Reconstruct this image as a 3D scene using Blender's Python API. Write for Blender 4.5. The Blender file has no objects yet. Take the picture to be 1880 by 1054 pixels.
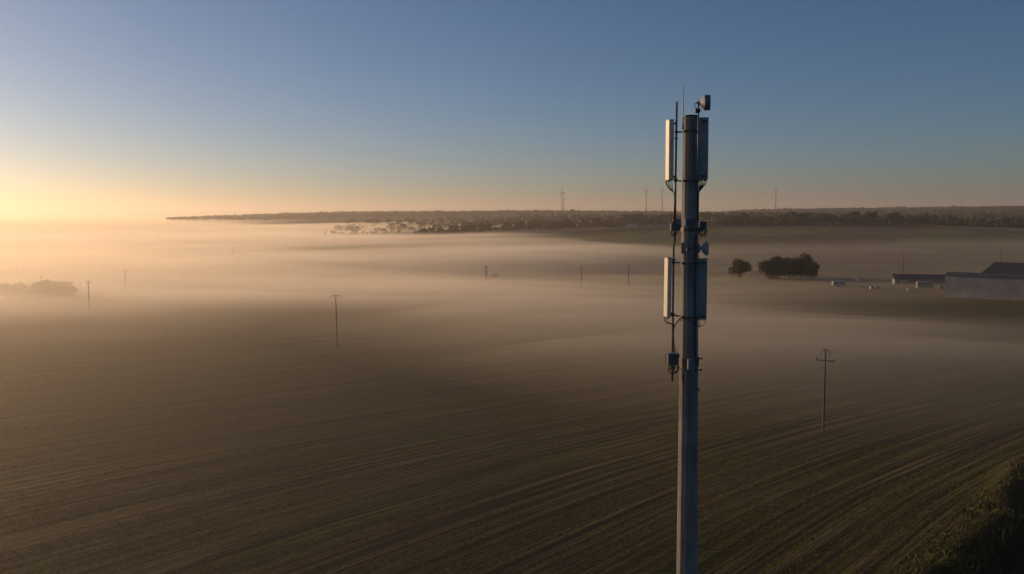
import bpy, math, random
import numpy as np
from mathutils import Vector, Matrix

sc = bpy.context.scene
col = sc.collection
R = math.radians

# ------------------------------------------------------------------ camera
CAM = Vector((0, 0, 33.0))
FPX = 1462.0                      # focal length in photo pixels (28 mm equivalent)
PITCH, ROLL = R(5.31), R(0.40)
F = Vector((0, math.cos(PITCH), -math.sin(PITCH)))
R0 = Vector((1, 0, 0)); U0 = R0.cross(F)
RT = R0 * math.cos(ROLL) - U0 * math.sin(ROLL)
UP = U0 * math.cos(ROLL) + R0 * math.sin(ROLL)
cd = bpy.data.cameras.new('camera'); cam = bpy.data.objects.new('camera', cd); col.objects.link(cam)
cd.sensor_width = 36; cd.lens = 36 * FPX / 1880; cd.clip_start = 0.5; cd.clip_end = 40000
cam.matrix_world = Matrix(((RT.x, UP.x, -F.x, CAM.x), (RT.y, UP.y, -F.y, CAM.y), (RT.z, UP.z, -F.z, CAM.z), (0, 0, 0, 1)))
sc.camera = cam

# ------------------------------------------------------------------ sky, sun, exposure
SUN_AZ, SUN_EL = R(-53.5), R(8.0)           # azimuth from +Y towards +X
w = bpy.data.worlds.new('World'); sc.world = w; w.use_nodes = True
nt = w.node_tree; bg = nt.nodes['Background']
sky = nt.nodes.new('ShaderNodeTexSky'); sky.sky_type = 'NISHITA'; sky.sun_disc = False
sky.sun_elevation = SUN_EL; sky.sun_rotation = SUN_AZ
sky.altitude = 100; sky.air_density = 0.85; sky.dust_density = 0.5; sky.ozone_density = 3.9
nt.links.new(sky.outputs[0], bg.inputs[0]); bg.inputs[1].default_value = 0.082
sd = bpy.data.lights.new('sun', 'SUN'); sd.energy = 4.6; sd.angle = R(0.5); sd.color = (1.0, 0.61, 0.31)
sun = bpy.data.objects.new('sun', sd); col.objects.link(sun)
sdir = Vector((math.sin(SUN_AZ) * math.cos(SUN_EL), math.cos(SUN_AZ) * math.cos(SUN_EL), math.sin(SUN_EL)))
sun.rotation_euler = sdir.to_track_quat('Z', 'Y').to_euler(); sun.location = (-60, 60, 90)
sc.view_settings.view_transform = 'Standard'; sc.view_settings.look = 'None'
sc.view_settings.exposure = 0.0; sc.view_settings.gamma = 1.0
sc.render.engine = 'CYCLES'
sc.cycles.volume_bounces = 2; sc.cycles.max_bounces = 6; sc.cycles.transparent_max_bounces = 16
sc.cycles.use_denoising = True; sc.cycles.sample_clamp_indirect = 4.0

rng = np.random.default_rng(7); random.seed(7)

# ------------------------------------------------------------------ helpers
def ray(px, py): return F * FPX + RT * (px - 940) - UP * (py - 527)
def at(px, py, Y):
    d = ray(px, py); return CAM + d * (Y / d.y)
def on_plane(px, py, z=0.0):
    d = ray(px, py); return CAM + d * ((z - CAM.z) / d.z)

def tag(o, label=None, cat=None, group=None, kind=None):
    if label: o['label'] = label
    if cat: o['category'] = cat
    if group: o['group'] = group
    if kind: o['kind'] = kind
    return o
def empty(name, loc, rz=0.0):
    o = bpy.data.objects.new(name, None); o.empty_display_size = 0.3
    o.location = loc; o.rotation_euler = (0, 0, rz); col.objects.link(o); return o
def copy_tree(o, parent=None):
    c = o.copy(); col.objects.link(c); c.parent = parent
    for ch in list(o.children): copy_tree(ch, c)
    return c

class MB:
    """collects shapes and links them as one mesh object"""
    def __init__(s): s.v = []; s.f = []; s.smooth = []
    def add(s, vs, fs, smooth=False):
        b = len(s.v); s.v += [tuple(p) for p in vs]
        s.f += [tuple(i + b for i in f) for f in fs]; s.smooth += [smooth] * len(fs); return s
    def box(s, c, size, ax=None, bev=0.0):
        X, Y, Z = ax or (Vector((1, 0, 0)), Vector((0, 1, 0)), Vector((0, 0, 1)))
        c = Vector(c); a, b, h = size[0] / 2, size[1] / 2, size[2] / 2
        if bev <= 0:
            P = [c + X * i * a + Y * j * b + Z * k * h for k in (-1, 1) for i, j in ((-1, -1), (1, -1), (1, 1), (-1, 1))]
            return s.add(P, [(0, 3, 2, 1), (4, 5, 6, 7), (0, 1, 5, 4), (1, 2, 6, 5), (2, 3, 7, 6), (3, 0, 4, 7)])
        e = bev
        ring = [(-a + e, -b), (a - e, -b), (a, -b + e), (a, b - e), (a - e, b), (-a + e, b), (-a, b - e), (-a, -b + e)]
        inn = [(x * (a - e) / a, y * (b - e) / b) for x, y in ring]
        P = []
        for k, rr in ((-h, inn), (-h + e, ring), (h - e, ring), (h, inn)):
            P += [c + X * x + Y * y + Z * k for x, y in rr]
        fs = [tuple(range(7, -1, -1)), tuple(range(24, 32))]
        for q in range(3):
            for i in range(8): j = (i + 1) % 8; fs.append((q * 8 + i, q * 8 + j, q * 8 + 8 + j, q * 8 + 8 + i))
        return s.add(P, fs)
    def tube(s, pts, r, n=8, smooth=True):
        pts = [Vector(p) for p in pts]; N = len(pts)
        rs = r if isinstance(r, (list, tuple)) else [r] * N
        P = []; prev = None
        for i, p in enumerate(pts):
            d = (pts[min(i + 1, N - 1)] - pts[max(i - 1, 0)]).normalized()
            a = prev if prev is not None else (Vector((0, 1, 0)) if abs(d.y) < 0.8 else Vector((1, 0, 0)))
            a = (a - d * a.dot(d)).normalized(); prev = a; b = d.cross(a)
            P += [p + (a * math.cos(2 * math.pi * k / n) + b * math.sin(2 * math.pi * k / n)) * rs[i] for k in range(n)]
        fs = [tuple(range(n - 1, -1, -1)), tuple(range((N - 1) * n, N * n))]
        s.add(P, fs)
        base = len(s.v) - len(P)
        for i in range(N - 1):
            for k in range(n):
                j = (k + 1) % n
                s.f.append((base + i * n + k, base + i * n + j, base + (i + 1) * n + j, base + (i + 1) * n + k)); s.smooth.append(smooth)
        return s
    def lathe(s, o, axis, prof, n=24, smooth=True):
        """prof: (distance along axis, radius)"""
        o = Vector(o); d = Vector(axis).normalized()
        a = Vector((0, 0, 1)) if abs(d.z) < 0.8 else Vector((1, 0, 0))
        a = (a - d * a.dot(d)).normalized(); b = d.cross(a); P = []
        for t, r in prof:
            P += [o + d * t + (a * math.cos(2 * math.pi * k / n) + b * math.sin(2 * math.pi * k / n)) * max(r, 1e-4) for k in range(n)]
        fs = []
        for i in range(len(prof) - 1):
            for k in range(n):
                j = (k + 1) % n; fs.append((i * n + k, i * n + j, (i + 1) * n + j, (i + 1) * n + k))
        s.add(P, fs, smooth)
        s.add(P[:n], [tuple(range(n - 1, -1, -1))]); s.add(P[-n:], [tuple(range(n))]); return s
    def prism(s, ring, z0, z1, shift=(0, 0)):
        """ring of xy points extruded from z0 to z1, the top shifted"""
        n = len(ring)
        P = [(x, y, z0) for x, y in ring] + [(x + shift[0], y + shift[1], z1) for x, y in ring]
        fs = [tuple(range(n - 1, -1, -1)), tuple(range(n, 2 * n))] + [(i, (i + 1) % n, n + (i + 1) % n, n + i) for i in range(n)]
        return s.add(P, fs)
    def build(s, name, mat, parent=None, origin=(0, 0, 0)):
        me = bpy.data.meshes.new(name)
        ox, oy, oz = origin
        me.from_pydata([(x - ox, y - oy, z - oz) for x, y, z in s.v], [], s.f)
        me.polygons.foreach_set('use_smooth', s.smooth); me.materials.append(mat); me.update()
        o = bpy.data.objects.new(name, me); col.objects.link(o)
        if parent: o.parent = parent
        return o

def np_mesh(name, V, Fq, mat, parent=None, smooth=False):
    me = bpy.data.meshes.new(name); n = Fq.shape[1]
    me.vertices.add(len(V)); me.vertices.foreach_set('co', np.ascontiguousarray(V, dtype=np.float32).ravel())
    me.loops.add(Fq.size); me.loops.foreach_set('vertex_index', Fq.astype(np.int32).ravel())
    me.polygons.add(len(Fq)); me.polygons.foreach_set('loop_start', np.arange(len(Fq), dtype=np.int32) * n)
    me.polygons.foreach_set('use_smooth', np.full(len(Fq), smooth)); me.update(calc_edges=True)
    me.materials.append(mat); o = bpy.data.objects.new(name, me); col.objects.link(o)
    if parent: o.parent = parent
    return o

# smooth value noise on numpy arrays
_T = np.random.default_rng(11).random((256, 256))
def vnoise(x, y):
    xi = np.floor(x).astype(int); yi = np.floor(y).astype(int); fx = x - xi; fy = y - yi
    fx = fx * fx * fx * (fx * (6 * fx - 15) + 10); fy = fy * fy * fy * (fy * (6 * fy - 15) + 10)
    g = lambda i, j: _T[i % 256, j % 256]
    return (g(xi, yi) * (1 - fx) + g(xi + 1, yi) * fx) * (1 - fy) + (g(xi, yi + 1) * (1 - fx) + g(xi + 1, yi + 1) * fx) * fy
def fbm(x, y, o=4):
    s = 0; a = 0.5
    for k in range(o): s = s + a * vnoise(x * 2 ** k + 17 * k, y * 2 ** k + 31 * k); a *= 0.5
    return s / (1 - 0.5 ** o)
def sstep(a, b, x):
    t = np.clip((x - a) / (b - a), 0, 1); return t * t * (3 - 2 * t)

# ------------------------------------------------------------------ terrain shape
def bank_d(x, y):      # signed distance right of the field edge at the near right
    return ((x - 41.5) - (y - 72.0)) * 0.7071 + 2.2 * (vnoise((x + y) * 0.06, x * 0 + 3.3) - 0.5) * 2
def terrain(x, y):
    x = np.asarray(x, float); y = np.asarray(y, float)
    hx = np.interp(x, [-700, -400, -250, -80, 40, 170, 325, 470, 620, 900, 2000], [-6, -3, 0, 5, 10, 13.5, 16.5, 16, 9, 8, 10])
    z = hx * sstep(390, 900, y)
    z = z - 5.0 * sstep(230, 420, y) * (1 - sstep(480, 800, y)) * (1 - sstep(-20, 200, x))
    xr = x * 3500.0 / np.maximum(y, 1500)
    rr = np.interp(xr, [-3200, -2250, -1750, -1500, -1300, -800, 140, 700, 900, 1090, 2250, 4000], [-8, -8, -4, 8, 15, 26, 27, 20, 16, 25, 31, 31])
    k = sstep(1150, 3200, y)
    z = z * (1 - k) + rr * k
    z = z - (rr + 10) * sstep(4300, 7000, y)
    z = z + 2.5 * (fbm(x * 0.004, y * 0.004, 3) - 0.5) * sstep(150, 500, y) + 0.5 * (fbm(x * 0.02, y * 0.02, 3) - 0.5)
    d = bank_d(x, y)
    near = 1 - sstep(105, 150, y)
    z = z + near * (0.55 * np.exp(-((d + 1.2) / 1.5) ** 2) - 3.0 * sstep(0.2, 4.5, d) + 1.6 * sstep(14, 24, d))
    return z
def ground_z(x, y): return float(terrain(np.array([x]), np.array([y]))[0])

def lines(segs):
    out = []
    for a, b, st in segs: out += list(np.arange(a, b, st))
    return np.array(out)
def heightfield(xs, ys, zf):
    X, Y = np.meshgrid(xs, ys); V = np.stack([X, Y, zf(X, Y)], -1).reshape(-1, 3)
    nx, ny = len(xs), len(ys); i = np.arange(nx * ny).reshape(ny, nx)
    Q = np.stack([i[:-1, :-1], i[:-1, 1:], i[1:, 1:], i[1:, :-1]], -1).reshape(-1, 4)
    return V, Q

# ------------------------------------------------------------------ materials
def new_mat(name):
    m = bpy.data.materials.new(name); m.use_nodes = True; t = m.node_tree
    return m, t, t.nodes['Principled BSDF']
def N(t, typ, **kw):
    n = t.nodes.new(typ)
    for k, v in kw.items(): setattr(n, k, v)
    return n
def mathn(t, op, a, b=None, c=None, clamp=False):
    n = t.nodes.new('ShaderNodeMath'); n.operation = op; n.use_clamp = clamp
    for i, x in enumerate((a, b, c)):
        if x is None: continue
        if isinstance(x, (int, float)): n.inputs[i].default_value = x
        else: t.links.new(x, n.inputs[i])
    return n.outputs[0]
def mixc(t, f, a, b):
    n = t.nodes.new('ShaderNodeMix'); n.data_type = 'RGBA'
    for s, x in ((n.inputs[0], f), (n.inputs[6], a), (n.inputs[7], b)):
        if isinstance(x, (int, float)): s.default_value = x
        elif isinstance(x, tuple): s.default_value = (*x, 1)
        else: t.links.new(x, s)
    return n.outputs[2]
def noise(t, vec, scale, detail=3, rough=0.5):
    n = t.nodes.new('ShaderNodeTexNoise'); n.inputs['Scale'].default_value = scale
    n.inputs['Detail'].default_value = detail; n.inputs['Roughness'].default_value = rough
    if vec is not None: t.links.new(vec, n.inputs['Vector'])
    return n.outputs['Fac']
def ramp(t, fac, a, b):
    n = t.nodes.new('ShaderNodeMapRange'); n.interpolation_type = 'SMOOTHSTEP'
    n.inputs[1].default_value = a; n.inputs[2].default_value = b; t.links.new(fac, n.inputs[0]); return n.outputs[0]
def surf(name, c1, c2, scale=3.0, rough=0.6, metal=0.0, bump=0.0, detail=4):
    m, t, b = new_mat(name); tc = N(t, 'ShaderNodeTexCoord')
    f = ramp(t, noise(t, tc.outputs['Object'], scale, detail, 0.6), 0.3, 0.7)
    t.links.new(mixc(t, f, c1, c2), b.inputs['Base Color'])
    b.inputs['Roughness'].default_value = rough; b.inputs['Metallic'].default_value = metal
    if bump:
        bn = N(t, 'ShaderNodeBump'); bn.inputs['Distance'].default_value = bump
        t.links.new(noise(t, tc.outputs['Object'], scale * 6, 4), bn.inputs['Height']); t.links.new(bn.outputs[0], b.inputs['Normal'])
    return m
M = {}
def stained_concrete():
    m, t, b = new_mat('stained_concrete'); tc = N(t, 'ShaderNodeTexCoord'); mp = N(t, 'ShaderNodeMapping')
    mp.inputs['Scale'].default_value = (9, 9, 0.55); t.links.new(tc.outputs['Object'], mp.inputs['Vector'])
    st = noise(t, mp.outputs[0], 1.0, 5, 0.65); gr = noise(t, tc.outputs['Object'], 14, 5, 0.7); bl = noise(t, tc.outputs['Object'], 1.1, 4)
    c = mixc(t, ramp(t, bl, 0.3, 0.7), (0.13, 0.132, 0.132), (0.20, 0.20, 0.196))
    c = mixc(t, mathn(t, 'MULTIPLY', ramp(t, st, 0.50, 0.70), 0.6), c, (0.060, 0.062, 0.064))
    c = mixc(t, mathn(t, 'MULTIPLY', ramp(t, gr, 0.5, 0.75), 0.4), c, (0.25, 0.25, 0.24))
    t.links.new(c, b.inputs['Base Color']); b.inputs['Roughness'].default_value = 0.9
    bn = N(t, 'ShaderNodeBump'); bn.inputs['Distance'].default_value = 0.006; t.links.new(gr, bn.inputs['Height']); t.links.new(bn.outputs[0], b.inputs['Normal'])
    return m
M['concrete'] = stained_concrete()
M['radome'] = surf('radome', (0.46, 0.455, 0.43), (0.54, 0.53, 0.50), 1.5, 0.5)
M['shaded_back'] = surf('shaded_back_grey', (0.20, 0.23, 0.24), (0.27, 0.30, 0.31), 1.5, 0.6)  # antenna back grey, with the shade of that side put into the colour
M['steel'] = surf('galvanised_steel', (0.09, 0.092, 0.095), (0.15, 0.15, 0.15), 5, 0.55, 0.3)
M['dark_steel'] = surf('dark_steel', (0.05, 0.05, 0.05), (0.09, 0.09, 0.09), 5, 0.6, 0.2)
M['cable'] = surf('black_cable', (0.012, 0.012, 0.012), (0.02, 0.02, 0.02), 8, 0.5)
M['radio'] = surf('radio_grey', (0.10, 0.13, 0.17), (0.14, 0.175, 0.22), 4, 0.5)
M['dish'] = surf('dish_grey', (0.34, 0.34, 0.35), (0.42, 0.42, 0.43), 2, 0.5)
M['shroud'] = surf('shroud_grey', (0.08, 0.11, 0.15), (0.11, 0.145, 0.19), 2, 0.5)
M['turbine'] = surf('turbine_dark', (0.05, 0.05, 0.052), (0.07, 0.07, 0.072), 0.1, 0.5)  # base colour set dark so the turbines stand out through the haze
M['wood'] = surf('weathered_wood', (0.07, 0.06, 0.05), (0.13, 0.11, 0.09), 2, 0.9)
M['insulator'] = surf('insulator_glass', (0.05, 0.06, 0.06), (0.09, 0.10, 0.10), 6, 0.3)
M['bark'] = surf('bark', (0.035, 0.03, 0.022), (0.07, 0.055, 0.04), 3, 0.95)
M['leaf'] = surf('leaf_dark', (0.020, 0.030, 0.010), (0.060, 0.070, 0.022), 0.5, 0.8)
M['leaf2'] = surf('leaf_olive', (0.035, 0.040, 0.012), (0.080, 0.078, 0.026), 0.4, 0.8)
M['render'] = surf('house_render', (0.48, 0.45, 0.40), (0.58, 0.55, 0.50), 0.6, 0.9)
M['tile'] = surf('roof_tile', (0.14, 0.07, 0.05), (0.22, 0.12, 0.08), 1.5, 0.9)
M['glass'] = surf('dark_glass', (0.02, 0.025, 0.03), (0.04, 0.045, 0.05), 1, 0.15)
M['white'] = surf('white_sheet', (0.20, 0.20, 0.21), (0.30, 0.30, 0.30), 1.2, 0.6)
M['slate'] = surf('dark_sheet_roof', (0.035, 0.037, 0.042), (0.06, 0.06, 0.066), 0.3, 0.7)
M['rubber'] = surf('rubber', (0.015, 0.015, 0.015), (0.03, 0.03, 0.03), 4, 0.9)
M['red'] = surf('rusty_red', (0.10, 0.04, 0.03), (0.16, 0.07, 0.05), 2, 0.8)

def ribbed(name, c1, c2, axis, per, rough=0.6):
    m, t, b = new_mat(name); tc = N(t, 'ShaderNodeTexCoord'); sp = N(t, 'ShaderNodeSeparateXYZ')
    t.links.new(tc.outputs['Object'], sp.inputs[0])
    s = mathn(t, 'SINE', mathn(t, 'MULTIPLY', sp.outputs[axis], 2 * math.pi / per))
    f = ramp(t, noise(t, tc.outputs['Object'], 0.25, 5, 0.6), 0.3, 0.7)
    t.links.new(mixc(t, f, c1, c2), b.inputs['Base Color']); b.inputs['Roughness'].default_value = rough
    bn = N(t, 'ShaderNodeBump'); bn.inputs['Distance'].default_value = 0.04; bn.inputs['Strength'].default_value = 0.6
    t.links.new(s, bn.inputs['Height']); t.links.new(bn.outputs[0], b.inputs['Normal']); return m
M['dull_wall'] = surf('dull_block_wall', (0.09, 0.088, 0.085), (0.14, 0.137, 0.13), 0.8, 0.9)
M['cladding'] = ribbed('pale_cladding', (0.22, 0.22, 0.23), (0.30, 0.30, 0.30), 0, 0.5)

# field soil: rows of stubble and weeds that follow the contour, other fields farther off
def ground_material():
    m, t, b = new_mat('field_ground'); tc = N(t, 'ShaderNodeTexCoord'); sp = N(t, 'ShaderNodeSeparateXYZ')
    O = tc.outputs['Object']; t.links.new(O, sp.inputs[0]); x, y = sp.outputs[0], sp.outputs[1]
    far = mathn(t, 'MAXIMUM', mathn(t, 'SUBTRACT', y, 80.0), 0.0)
    g = mathn(t, 'ADD', y, mathn(t, 'MULTIPLY', mathn(t, 'MULTIPLY', far, far), 0.0055))
    wob = mathn(t, 'MULTIPLY', mathn(t, 'SUBTRACT', noise(t, O, 0.02, 1), 0.5), 2.2)
    phi = mathn(t, 'ADD', mathn(t, 'MULTIPLY', mathn(t, 'SUBTRACT', g, x), 0.7071), wob)
    al = mathn(t, 'MULTIPLY', mathn(t, 'ADD', x, y), 0.7071)
    def rows(freq, stretch, detail=2, seed=0.0):
        cv = N(t, 'ShaderNodeCombineXYZ')
        t.links.new(mathn(t, 'MULTIPLY', phi, freq), cv.inputs[0]); t.links.new(mathn(t, 'MULTIPLY', al, freq * stretch), cv.inputs[1])
        cv.inputs[2].default_value = seed
        return noise(t, cv.outputs[0], 1.0, detail, 0.55)
    wide, mid, fine = rows(0.12, 0.06, 3, 1.0), rows(0.55, 0.022, 3, 5.0), rows(1.7, 0.012, 2, 9.0)
    spk = noise(t, O, 2.2, 5, 0.75); clod = noise(t, O, 0.8, 4, 0.7); patch = noise(t, O, 0.035, 3)
    soil = mixc(t, ramp(t, spk, 0.38, 0.62), (0.024, 0.015, 0.003), (0.158, 0.102, 0.020))
    green = mixc(t, ramp(t, spk, 0.35, 0.68), (0.021, 0.029, 0.002), (0.118, 0.120, 0.006))
    gf = mathn(t, 'ADD', mathn(t, 'MULTIPLY', wide, 0.8), mathn(t, 'MULTIPLY', mid, 0.9))
    gf = mathn(t, 'ADD', gf, mathn(t, 'MULTIPLY', patch, 0.5)); gf = mathn(t, 'ADD', gf, mathn(t, 'MULTIPLY', clod, 0.35))
    near_right = mathn(t, 'MULTIPLY', ramp(t, x, -10, 60), 0.10)
    gf = mathn(t, 'ADD', gf, near_right)
    c = mixc(t, ramp(t, gf, 1.13, 1.32), soil, green)
    drill = mathn(t, 'SINE', mathn(t, 'ADD', mathn(t, 'MULTIPLY', phi, 2 * math.pi / 1.9), mathn(t, 'MULTIPLY', clod, 3.0)))
    tram = mathn(t, 'ABSOLUTE', mathn(t, 'SUBTRACT', mathn(t, 'ABSOLUTE', mathn(t, 'SUBTRACT', mathn(t, 'MODULO', mathn(t, 'ADD', phi, 4000.0), 13.0), 6.5)), 1.0))
    c = mixc(t, mathn(t, 'MULTIPLY', ramp(t, drill, -0.2, 0.9), 0.45), c, (0.016, 0.011, 0.004))
    c = mixc(t, mathn(t, 'MULTIPLY', ramp(t, mathn(t, 'MULTIPLY', tram, -1.0), -0.5, -0.15), 0.6), c, (0.012, 0.009, 0.005))
    c = mixc(t, mathn(t, 'MULTIPLY', ramp(t, fine, 0.50, 0.60), 0.8), c, (0.150, 0.105, 0.034))
    c = mixc(t, mathn(t, 'MULTIPLY', ramp(t, mid, 0.53, 0.62), 0.75), c, (0.014, 0.010, 0.006))
    # other fields beyond the near one: olive meadow, brown strip on the crest
    big = noise(t, O, 0.006, 3)
    mead = mixc(t, ramp(t, noise(t, O, 0.02, 6, 0.7), 0.35, 0.65), (0.062, 0.072, 0.018), (0.140, 0.138, 0.045))
    mead = mixc(t, ramp(t, big, 0.52, 0.56), mead, (0.085, 0.060, 0.038))
    edge = mathn(t, 'ADD', y, mathn(t, 'MULTIPLY', x, 0.12))
    c = mixc(t, ramp(t, edge, 350, 356), c, mead)
    c = mixc(t, mathn(t, 'MULTIPLY', ramp(t, y, 860, 866), ramp(t, mathn(t, 'MULTIPLY', y, -1), -1000, -990)), c, (0.055, 0.038, 0.026))
    t.links.new(c, b.inputs['Base Color']); b.inputs['Roughness'].default_value = 0.70
    b.inputs['Specular IOR Level'].default_value = 0.06
    h = mathn(t, 'ADD', mathn(t, 'MULTIPLY', mid, 1.1), mathn(t, 'MULTIPLY', fine, 0.45))
    h = mathn(t, 'ADD', h, mathn(t, 'MULTIPLY', spk, 0.35)); h = mathn(t, 'SUBTRACT', h, mathn(t, 'MULTIPLY', drill, 0.07)); h = mathn(t, 'ADD', h, mathn(t, 'MULTIPLY', clod, 0.35))
    bn = N(t, 'ShaderNodeBump'); bn.inputs['Distance'].default_value = 0.45; bn.inputs['Strength'].default_value = 0.9
    t.links.new(h, bn.inputs['Height']); t.links.new(bn.outputs[0], b.inputs['Normal'])
    return m
M['ground'] = ground_material()

def volume(name, density, colour=(1, 1, 1), aniso=0.6):
    m = bpy.data.materials.new(name); m.use_nodes = True; t = m.node_tree; t.nodes.clear()
    o = N(t, 'ShaderNodeOutputMaterial'); v = N(t, 'ShaderNodeVolumePrincipled')
    v.inputs['Color'].default_value = (*colour, 1); v.inputs['Density'].default_value = density
    v.inputs['Anisotropy'].default_value = aniso
    t.links.new(v.outputs[0], o.inputs['Volume']); return m

# ------------------------------------------------------------------ ground
xs = lines([(-14000, -4000, 1000), (-4000, -1000, 100), (-1000, -200, 20), (-200, 20, 4), (20, 110, 0.8), (110, 200, 4), (200, 1000, 20), (1000, 4000, 100), (4000, 14001, 1000)])
ys = lines([(-2000, 0, 200), (0, 50, 5), (50, 130, 0.8), (130, 250, 4), (250, 1300, 15), (1300, 5000, 60), (5000, 15001, 500)])
V, Q = heightfield(xs, ys, terrain)
tag(np_mesh('ground', V, Q, M['ground'], smooth=True), 'dark stubble field with curving rows and misty meadows behind', 'ground', kind='structure')

# ------------------------------------------------------------------ haze and valley fog
HZ = MB(); HZ.box((0, 6000, 75), (30000, 19000, 180))
tag(HZ.build('haze', volume('haze_air', 1.6e-4, (0.92, 0.885, 0.82), 0.52)), 'thin morning haze filling the air over the fields', 'haze', kind='stuff')

def fog_layer(name, label, density, aniso, xs, ys, thick, colour=(1, 0.97, 0.90)):
    X, Y = np.meshgrid(xs, ys); T = thick(X, Y); G = terrain(X, Y)
    inner = np.zeros_like(X); inner[1:-1, 1:-1] = 1
    top = np.stack([X, Y, G - 1.0 + T * inner], -1).reshape(-1, 3); bot = np.stack([X, Y, G - 8.0], -1).reshape(-1, 3)
    nx, ny = len(xs), len(ys); i = np.arange(nx * ny).reshape(ny, nx); n = nx * ny
    Qt = np.stack([i[:-1, :-1], i[:-1, 1:], i[1:, 1:], i[1:, :-1]], -1).reshape(-1, 4); Qb = Qt[:, ::-1] + n
    e = []
    for a in (i[0, :], i[::-1, -1][::-1], i[-1, ::-1], i[::-1, 0]):
        a = np.asarray(a); e.append(np.stack([a[:-1], a[1:], a[1:] + n, a[:-1] + n], -1)[:, ::-1])
    Qs = np.concatenate(e)
    o = np_mesh(name, np.concatenate([top, bot]), np.concatenate([Qt, Qb, Qs]), volume(name + '_air', density, colour, aniso))
    return tag(o, label, 'fog', kind='stuff')

# near edge of the valley fog as seen over the crest of the near field
def fog_edge(x):
    return np.interp(x, [-600, -260, -180, -140, -69, -39, 8, 34, 52, 75, 140, 300], [140, 148, 165, 215, 242, 212, 142, 112, 97, 90, 80, 68])
def fog_dense(x, y, s=0.0, amp=1.0, off=0.0):
    wv = 60 * (fbm(x * 0.010 + s, y * 0.010, 3) - 0.5) + 25 * math.sin(4 * s)
    a = sstep(-35, 95, y - fog_edge(x) + 0.7 * wv)
    n = fbm(x * 0.0028 + 3 + 1.1 * s, y * 0.0095 + 9 + 0.9 * s, 3); n2 = fbm(x * 0.0016 + 7 + s, y * 0.0026, 2)
    t = 5.0 + off + amp * (47.0 * (n - 0.5) + 18.0 * (n2 - 0.5))
    right = sstep(-35, 165, x) * (0.92 + 0.02 * sstep(170, 350, y))
    t = t * (1 - 0.95 * right) + (0.35 + 1.35 * sstep(230, 340, y)) * right
    hill = np.maximum(sstep(430, 980, y) * sstep(-400, 150, x), sstep(950, 1200, y) * sstep(-560, -160, x))
    t = t * (1 - hill) - 1.3 * hill + 3.0 * (1 - sstep(-260, -90, x))
    return a * (t + 2.2 * (1 - 0.85 * right) * sstep(20, 80, y - fog_edge(x)) * (1 - sstep(90, 260, y - fog_edge(x)))) * (1 - sstep(1400, 2000, y)) + 0.9 * a * (1 - 0.8 * right) - 0.2
def fog_thin(x, y):
    a = sstep(-90, 160, y - fog_edge(x)); b = 1 - sstep(-260, 190, x)
    n = fbm(x * 0.004 + 31, y * 0.006 + 2, 4)
    near = 1 + 46 * b ** 2.6
    return (near * (1 - sstep(150, 420, y)) + a * (7 + 14 * n) * (0.26 + 0.74 * b)) * (1 - 0.72 * sstep(500, 900, y) * sstep(-300, 60, x)) * (1 - sstep(1500, 2200, y)) + 0.9 * sstep(1050, 1300, y) * (1 - sstep(2200, 3000, y)) + np.clip(21.0 - terrain(x, y), 0, 27) * sstep(1250, 1900, y) * (1 - sstep(6500, 7500, y)) * (1 - sstep(-950, -520, x))
fx = lines([(-1800, -500, 40), (-500, 500, 10), (500, 1801, 40)]); fy = lines([(60, 700, 8), (700, 3000, 30)])
for s_, am, of, lb in ((0.0, 1.0, 0.0, 'dense low fog lying in the valley beyond the near field'), (0.37, 0.8, 2.5, 'drifting upper layer of the valley fog'), (0.71, 1.25, -2.0, 'broken patches of fog in the valley'), (0.93, 0.6, -0.5, 'even bottom layer of the valley fog')):
    fog_layer('fog_bank', lb, 0.0042, 0.42, fx, fy, lambda x, y, s_=s_, am=am, of=of: fog_dense(x, y, s_, am, of))
fx2 = lines([(-7000, -2600, 400), (-2600, -600, 60), (-600, 600, 20), (600, 2601, 60)]); fy2 = lines([(-200, 900, 20), (900, 4000, 50), (4000, 8001, 250)])
fog_layer('mist', 'thin veil of mist over the fields above the fog', 0.0026, 0.45, fx2, fy2, fog_thin, (1, 0.94, 0.82))

# ------------------------------------------------------------------ mobile mast
MY = 26.0
def A(px, py, dy=0.0):
    k = min(1.0, max(0.0, (1252 - px) / 9.0)); return at(px, py, MY + dy + 0.54 * k * k * (3 - 2 * k))   # the left pipes stand a little behind the mast axis
VAZ = math.degrees(math.atan(325 / FPX))           # direction from the camera to the mast
def azv(deg):                                       # unit vector at an azimuth measured from the view of the mast
    a = R(VAZ + deg); return Vector((math.sin(a), math.cos(a), 0))
mtop, mlow = A(1268.3, 214), A(1261.2, 1050)
mdir = (mtop - mlow).normalized()
gz = ground_z(mlow.x, MY)
mbase = mlow - mdir * ((mlow.z - gz) / mdir.z)
def maxis(z): return mbase + mdir * ((z - mbase.z) / mdir.z)
R_TOP = 13.6 / FPX * MY * 1.01; R_LOW = 19.0 / FPX * MY * 1.01
def mrad(z): return R_TOP + (R_LOW - R_TOP) * (mtop.z - z) / (mtop.z - mlow.z)
ORG = tuple(mbase)
tower = empty('cell_tower', mbase)
tag(tower, 'tall many sided concrete mobile phone mast carrying panel antennas and dishes', 'mobile mast')
def ring12(mb, z0, z1, extra, n=12, twist=10.0):
    P = []
    for z in (z0, z1):
        c = maxis(z); r = (mrad(z) + extra) / math.cos(math.pi / n)
        P += [c + azv(180 + twist + k * 360 / n) * r for k in range(n)]
    return mb.add(P, [tuple(range(n)), tuple(range(2 * n - 1, n - 1, -1))] + [(k, n + k, n + (k + 1) % n, (k + 1) % n) for k in range(n)])
mb = MB(); zs = [gz - 0.5, 6, 12, 18, 24, mtop.z]
for a, b in zip(zs[:-1], zs[1:]):
    ring12(mb, a, b - 0.012, 0.0)
    if b < mtop.z: ring12(mb, b - 0.012, b, -0.012)
mb.build('mast_pole', M['concrete'], tower, ORG)
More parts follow.
